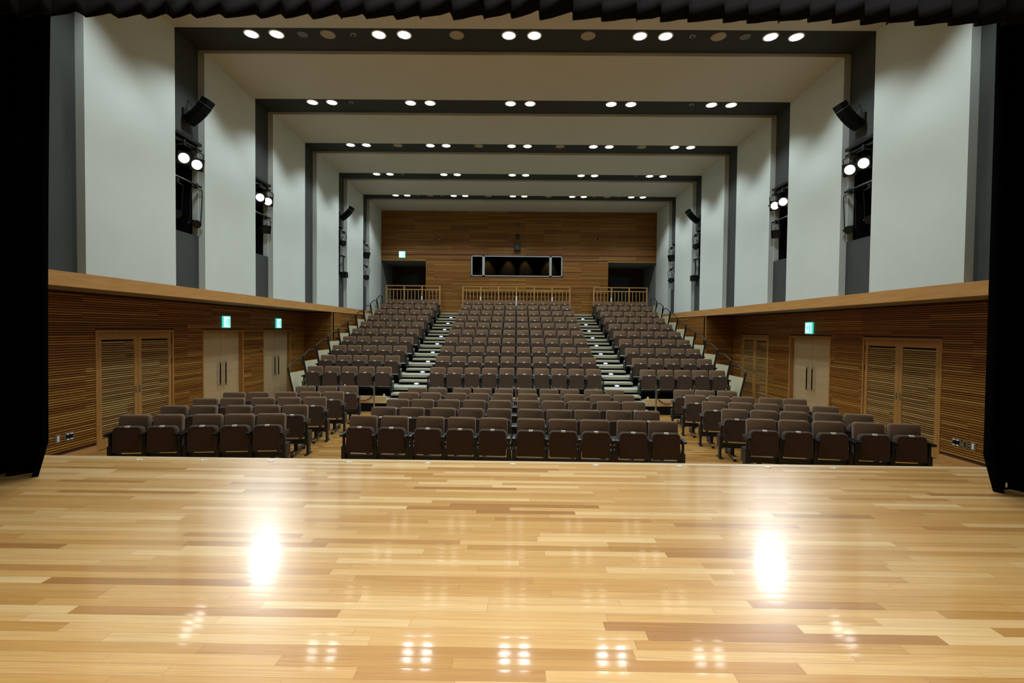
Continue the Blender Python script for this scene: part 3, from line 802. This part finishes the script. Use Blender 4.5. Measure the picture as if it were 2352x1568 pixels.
# chrome posts in front of the first raised row
PN = ['leftmost chrome post before the raised seating', 'chrome post before the middle of the left raised block', 'tall chrome post at the left aisle before the raised seating',
      'chrome post at the left end of the centre raised block', 'chrome post left of the middle one before the centre raised block', 'chrome post in the middle gap before the centre raised block',
      'chrome post right of the middle one before the centre raised block', 'chrome post at the right end of the centre raised block', 'tall chrome post at the right aisle before the raised seating',
      'chrome post before the middle of the right raised block', 'rightmost chrome post before the raised seating']
for i, x in enumerate((-5.82, -4.76, -3.86, -2.17, -1.10, .02, 1.16, 2.27, 3.83, 4.86, 5.82)):
    r = empty('rope_post', (x, 13.15, 0)); tag(r, PN[i], 'post', 'chrome posts in front of the raised seating')
    MB().cyl((0, 0, .02), (0, 0, .84), .021, 12).obj('pole', M['chrome'], r, True)
    MB().cyl((0, 0, .84), (0, 0, .885), .028, 12, .02).obj('cap', M['chrome'], r, True)
    MB().cyl((0, 0, 0), (0, 0, .02), .09, 18).obj('base', M['black_metal'], r, True)
    hk = MB()
    sides = (1,) if i in (0, 8, 3) else (-1,) if i in (2, 10, 7) else (-1, 1)
    for s in sides: hk.tube([(0, 0, .75), (s * .05, 0, .735), (s * .10, 0, .77), (s * .085, 0, .79)], .014, 8)
    hk.obj('hook', M['chrome'], r, True)
TN = ['left raised block', 'left part of the centre raised block', 'middle of the centre raised block', 'right part of the centre raised block', 'right raised block']
for i, x in enumerate((-4.63, -1.75, 0.0, 1.75, 4.63)):
    r = empty('rope_post', (x, 23.68, ZF)); tag(r, 'short post, glint painted white, behind the top row, %s' % TN[i], 'post', 'posts with painted glint behind the top row')
    MB().cyl((0, 0, 0), (0, 0, .80 if i != 2 else .84), .035, 12).obj('pole', M['white_plastic'], r, True)  # chrome poles; the lamp glint on them is put in as plain white
    MB().cyl((0, 0, 0), (0, 0, .015), .08, 14).obj('base', M['black_metal'], r, True)

# ------------------------------------------------------------------ wooden railings on the landing
def railing(x0, x1, nb, y, label):
    r = empty('wooden_railing', (x0, y, ZF)); tag(r, label, 'railing', 'wooden railings behind the top row')
    H = 1.33; L = x1 - x0
    MB().box(-.03, L + .03, -.035, .035, H - .045, H).obj('top_rail', M['rail'], r)
    step = L / nb
    for i in range(nb + 1):
        MB().box(i * step - .033, i * step + .033, -.033, .033, 0, H - .045).obj('post', M['rail'], r)
    for i in range(nb):
        MB().box(i * step + .033, (i + 1) * step - .033, -.02, .02, H - .23, H - .18).obj('middle_rail', M['rail'], r)
        MB().box(i * step + .033, (i + 1) * step - .033, -.02, .02, .06, .11).obj('bottom_rail', M['rail'], r)
    for i in range(nb):
        for j in range(4):
            xx = i * step + step * (j + 1) / 5
            MB().box(xx - .016, xx + .016, -.014, .014, .11, H - .23).obj('baluster', M['rail'], r)
railing(-6.38, -3.76, 3, 23.78, 'wooden railing behind the left raised block, before the left opening')
railing(-2.62, 2.62, 6, 23.78, 'long wooden railing under the control room window')
railing(3.79, 6.38, 3, 23.78, 'wooden railing behind the right raised block, before the right opening')

# ------------------------------------------------------------------ seats (local: faces -Y, origin on the floor under the back)
back_m = MB().prism(rrect(.455, .40, .90, .045, 5, .02), -.045, .045, inset=.018, depth_round=.025)
back_m.v = [(x, y + (z - .40) * .10 - .03, z) for x, y, z in back_m.v]
ME = {}
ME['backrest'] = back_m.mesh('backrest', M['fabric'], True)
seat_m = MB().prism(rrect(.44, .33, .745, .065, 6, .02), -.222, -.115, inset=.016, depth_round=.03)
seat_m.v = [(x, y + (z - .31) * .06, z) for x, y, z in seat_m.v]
ME['seat'] = seat_m.mesh('seat', M['fabric_shaded'], True)
ME['number_plate'] = MB().box(-.033, .033, -.200, -.155, .728, .752).mesh('number_plate', M['plate'])
shell = MB().prism(rrect(.44, .42, .86, .03, 3), .045, .06)
shell.v = [(x, y + (z - .40) * .10 - .03, z) for x, y, z in shell.v]
ME['back_shell'] = shell.mesh('back_shell', M['frame_black'])
arm = MB().prism([(.0, .61), (-.02, .60), (-.27, .60), (-.295, .615), (-.29, .635), (-.26, .645), (0, .645), (.01, .63)], -.026, .026, axis='X')
ME['armrest'] = arm.mesh('armrest', M['arm'], True)
leg = MB(); leg.box(-.016, .016, -.19, -.15, .42, .60); leg.box(-.012, .012, -.15, .02, .56, .60)
leg.box(-.032, .032, -.20, .03, .20, .43); leg.box(-.018, .018, -.14, -.02, .02, .20); leg.box(-.03, .03, -.22, .06, 0, .02)
ME['leg'] = leg.mesh('leg', M['frame_black'])
ME['beam'] = MB().box(-.262, .262, -.15, -.07, .205, .285).mesh('support_beam', M['frame_black'])
cf = MB(); cf.box(-.03, .03, -.13, -.07, .09, .21); cf.box(-.028, .028, -.30, .38, .055, .09); ME['caster_foot'] = cf.mesh('caster_foot', M['frame_black'])
cc = MB(); cc.box(-.035, .035, -.345, -.27, .05, .096); ME['cap'] = cc.mesh('chrome_cap', M['chrome'])
cw = MB(); cw.cyl((-.022, 0, .026), (.022, 0, .026), .026, 14); ME['caster'] = cw.mesh('caster', M['black_metal'], True)

def seat(loc, rz, label, group, left=True, right=False, floor=False, foot=0):
    r = empty('theatre_seat', loc, rz); tag(r, label, 'seat', group)
    simple('backrest', ME['backrest'], r); simple('seat', ME['seat'], r)
    p = simple('number_plate', ME['number_plate'], r); simple('back_shell', ME['back_shell'], r)
    for s, on in ((-1, left), (1, right)):
        if on:
            a = simple('armrest', ME['armrest'], r); a.location = (s * .262, 0, 0)
            g = simple('leg', ME['leg'], r); g.location = (s * .262, 0, 0)
    if floor: simple('support_beam', ME['beam'], r)
    if foot:
        c = simple('caster_foot', ME['caster_foot'], r); c.location = (foot, 0, 0)
        simple('chrome_cap', ME['cap'], c)
        for cy_ in (-.31, .34): simple('caster', ME['caster'], c).location = (0, cy_, 0)
    return r

# raised rows
for k in range(1, 11):
    y = BACK0 + ROWP * (k - 1); z = RISE * k
    rn = 'front' if k == 1 else 'top' if k == 10 else ORD[k - 1]
    for i in range(5):
        x = -6.30 + .26 + .52 * i
        seat((x, y, z), 0, 'brown folded seat, %s from the side wall, %s row of the left raised block' % (ORD[i], rn), 'seats of the left raised block', True, i == 4)
    for i in range(10):
        x = -2.60 + .26 + .52 * i
        n_ = ORD[i] if i < 5 else ORD[9 - i]; sd = 'left' if i < 5 else 'right'
        seat((x, y, z), 0, 'brown folded seat, %s from the %s aisle, %s row of the centre raised block' % (n_, sd, rn), 'seats of the centre raised block', True, i == 9)
    for i in range(5):
        x = 3.70 + .26 + .52 * i
        seat((x, y, z), 0, 'brown folded seat, %s from the side wall, %s row of the right raised block' % (ORD[4 - i], rn), 'seats of the right raised block', True, i == 4)

# floor rows (x measured at each row; y is the row's distance)
def fy(x, d): return d + .008 * x
CR = [([-2.50, -1.98, -1.39, -.87, -.35, .26, .775, 1.29, 1.87, 2.38], 7.95, 7.72),
      ([-2.41, -1.89, -1.32, -.81, -.29, .28, .80, 1.31, 1.88, 2.38], 8.84, 8.70),
      ([-2.40, -1.89, -1.36, -.84, -.31, .27, .78, 1.31, 1.90, 2.42], 9.84, 9.82),
      ([-2.41, -1.91, -1.33, -.82, -.29, .28, .80, 1.33, 1.92, 2.45], 10.9, 10.85),
      ([-2.40, -1.90, -1.31, -.80, -.28, .29, .815, 1.33, 1.905, 2.42], 11.8, 11.75)]
for ri, (xs, d0, d1) in enumerate(CR):
    for i, x in enumerate(xs):
        d = d0 + (d1 - d0) * (x - xs[0]) / (xs[-1] - xs[0]); rz = math.atan2(d1 - d0, xs[-1] - xs[0])
        n_ = ORD[4 - i] if i < 5 else ORD[i - 5]; sd = 'left' if i < 5 else 'right'
        last = i in (1, 4, 7, 9)
        seat((x, fy(x, d), 0), rz, 'brown folded seat, %s %s of the middle gap, %s row of the centre floor block' % (n_, sd, 'front' if ri == 0 else ORD[ri]),
             'seats of the centre floor block', True, last, True, -.13 if i == 0 else .13 if i == 9 else 0)
LR = [([308.4, 386, 476.5, 549.7, 623], 7.80, 8.04), ([399, 467, 547.5, 612.8, 678], 8.75, 8.97),
      ([471.4, 533.5, 603.4, 663.5, 723.3], 9.68, 10.03), ([537.5, 593, 657, 712.5, 766], 10.64, 10.90), ([701.7, 752, 801], 11.83, 12.03)]
RR = [([1752, 1828, 1907, 2000, 2083], 8.0, 7.71), ([1691, 1759, 1827.5, 1906, 1977], 8.99, 8.58),
      ([1643, 1704, 1765, 1834, 1900], 9.96, 9.48), ([1600, 1655, 1710, 1773, 1830], 10.93, 10.5), ([1572, 1622, 1673], 11.9, 11.75)]
for rows, sd in ((LR, 'left'), (RR, 'right')):
    for ri, (px, d0, d1) in enumerate(rows):
        n_ = len(px); pts = []
        for i, p in enumerate(px):
            d = d0 + (d1 - d0) * i / (n_ - 1); pts.append(((p - 1185) * d / F, d))
        rz = math.atan2(d1 - d0, pts[-1][0] - pts[0][0])
        for i, (x, d) in enumerate(pts):
            q = ORD[n_ - 1 - i] if sd == 'left' else ORD[i]
            gap_after = i == n_ - 1 or (pts[i + 1][0] - x) > .555
            ft = 0
            if sd == 'left' and i == n_ - 1: ft = .05
            if sd == 'right' and i == 0: ft = -.05
            seat((x, fy(x, d), 0), rz, 'brown folded seat, %s from the aisle, %s row of the %s floor block' % (q, 'front' if ri == 0 else ORD[ri], sd),
                 'seats of the %s floor block' % sd, True, gap_after, True, ft)

# ------------------------------------------------------------------ curtains
def curtain(xa, xb, y, z0, z1, pleat, amp, inner, name, label, mat):
    m = MB(); nx = int((xb - xa) / .025); nz = 14; P = []
    rnd = random.Random(int(abs(xa) * 10)); ph = rnd.random()
    for j in range(nz + 1):
        v = j / nz; z = z0 + (z1 - z0) * v
        for i in range(nx + 1):
            u = i / nx; x = xa + (xb - xa) * u
            a = amp * (0.6 + .4 * (1 - v))
            yy = y + a * math.sin(2 * math.pi * (x / pleat + ph)) + a * .35 * math.sin(2 * math.pi * x / pleat * 1.7 + 1)
            k = u if inner > 0 else 1 - u
            x2 = x + inner * k * ((.06 if inner > 0 else .01) * v * v - .10 * max(0, .06 - v) / .06)
            P.append((x2, yy, z))
    Fs = [(j * (nx + 1) + i, j * (nx + 1) + i + 1, (j + 1) * (nx + 1) + i + 1, (j + 1) * (nx + 1) + i) for j in range(nz) for i in range(nx)]
    m.poly(P, Fs); o = m.obj(name, mat, None, True); md = o.modifiers.new('thickness', 'SOLIDIFY'); md.thickness = .008
    tag(o, label, 'curtain'); return o
curtain(-7.3, -4.415, 4.58, ZS + .004, 5.6, .24, .07, 1, 'stage_curtain', 'black curtain hanging to the stage floor at the left edge', M['velvet'])
cr = curtain(4.29, 7.3, 4.45, ZS + .004, 5.6, .24, .06, -1, 'stage_curtain', 'black curtain hanging to the stage floor at the right edge', M['velvet'])
tg = MB(); tg.box(4.42, 4.435, 4.355, 4.357, ZS + .07, ZS + .11); o = tg.obj('care_tag', M['white_plastic'], cr)
# valance: saw-tooth pleats, each fold swings toward the stage and drops back
m = MB(); P = []; rnd = random.Random(4); xx = -7.3; knots = []
while xx < 7.3:
    L = rnd.uniform(.20, .31); a = rnd.uniform(.045, .075); hz = rnd.uniform(-.012, .012)
    if abs(xx) < 0.22 and xx > -.25: a = .12
    knots += [(xx, 0.0, hz), (xx + L * .3, a * .25, hz), (xx + L * .62, a * .6, hz * .5), (xx + L * .9, a, hz), (xx + L * .95, a * .85, hz), (xx + L * .985, a * .05, hz)]
    xx += L
nz = 8; n = len(knots)
for j in range(nz + 1):
    v = j / nz
    for (x, a, hz) in knots:
        P.append((x, 4.28 - a * (1.0 - .35 * v) + .0075 * abs(x), 5.045 + hz * (1 - v) - .004 * x + v * 1.3))
m.poly(P, [(j * n + i, j * n + i + 1, (j + 1) * n + i + 1, (j + 1) * n + i) for j in range(nz) for i in range(n - 1)])
o = m.obj('stage_valance', M['valance']); md = o.modifiers.new('thickness', 'SOLIDIFY'); md.thickness = .006
tag(o, 'black pleated valance across the top of the stage opening', 'valance')

tag(MB().box(-5.6, 5.6, 3.95, 3.99, 5.26, 5.39).obj('valance_blocker', M['black']), 'black batten added to shade the lower valance', 'blocker')  # added out of frame to keep the overhead light off the lower valance
# scrap of white cloth behind the right curtain
s_ = MB(); s_.poly([(5.62, 5.20, .905), (5.53, 5.21, 1.02), (5.60, 5.19, 1.05), (5.68, 5.22, 1.08), (5.74, 5.2, .905), (5.64, 5.24, .96), (5.70, 5.25, 1.02)],
                   [(0, 5, 1), (1, 5, 2), (2, 5, 6), (2, 6, 3), (3, 6, 4), (4, 6, 5), (4, 5, 0), (0, 1, 2), (0, 2, 3), (0, 3, 4)])
# small metal clips along the stage front
cl0 = None
CX = (-4.05, -3.35, -2.62, -1.78, -.93, -.02, .87, 1.76, 2.7, 3.4)
for i, x in enumerate(CX):
    c = MB(); c.box(-.03, .03, -.012, .012, 0, .005); c.box(-.007, .007, -.03, .012, 0, .006)
    o = c.obj('floor_clip', M['plate']); o.location = (x, YS - .12, ZS + .0005)
    tag(o, 'small metal clip in the stage edge, %s from the left curtain' % ORD[i], 'clip', 'metal clips along the stage edge')
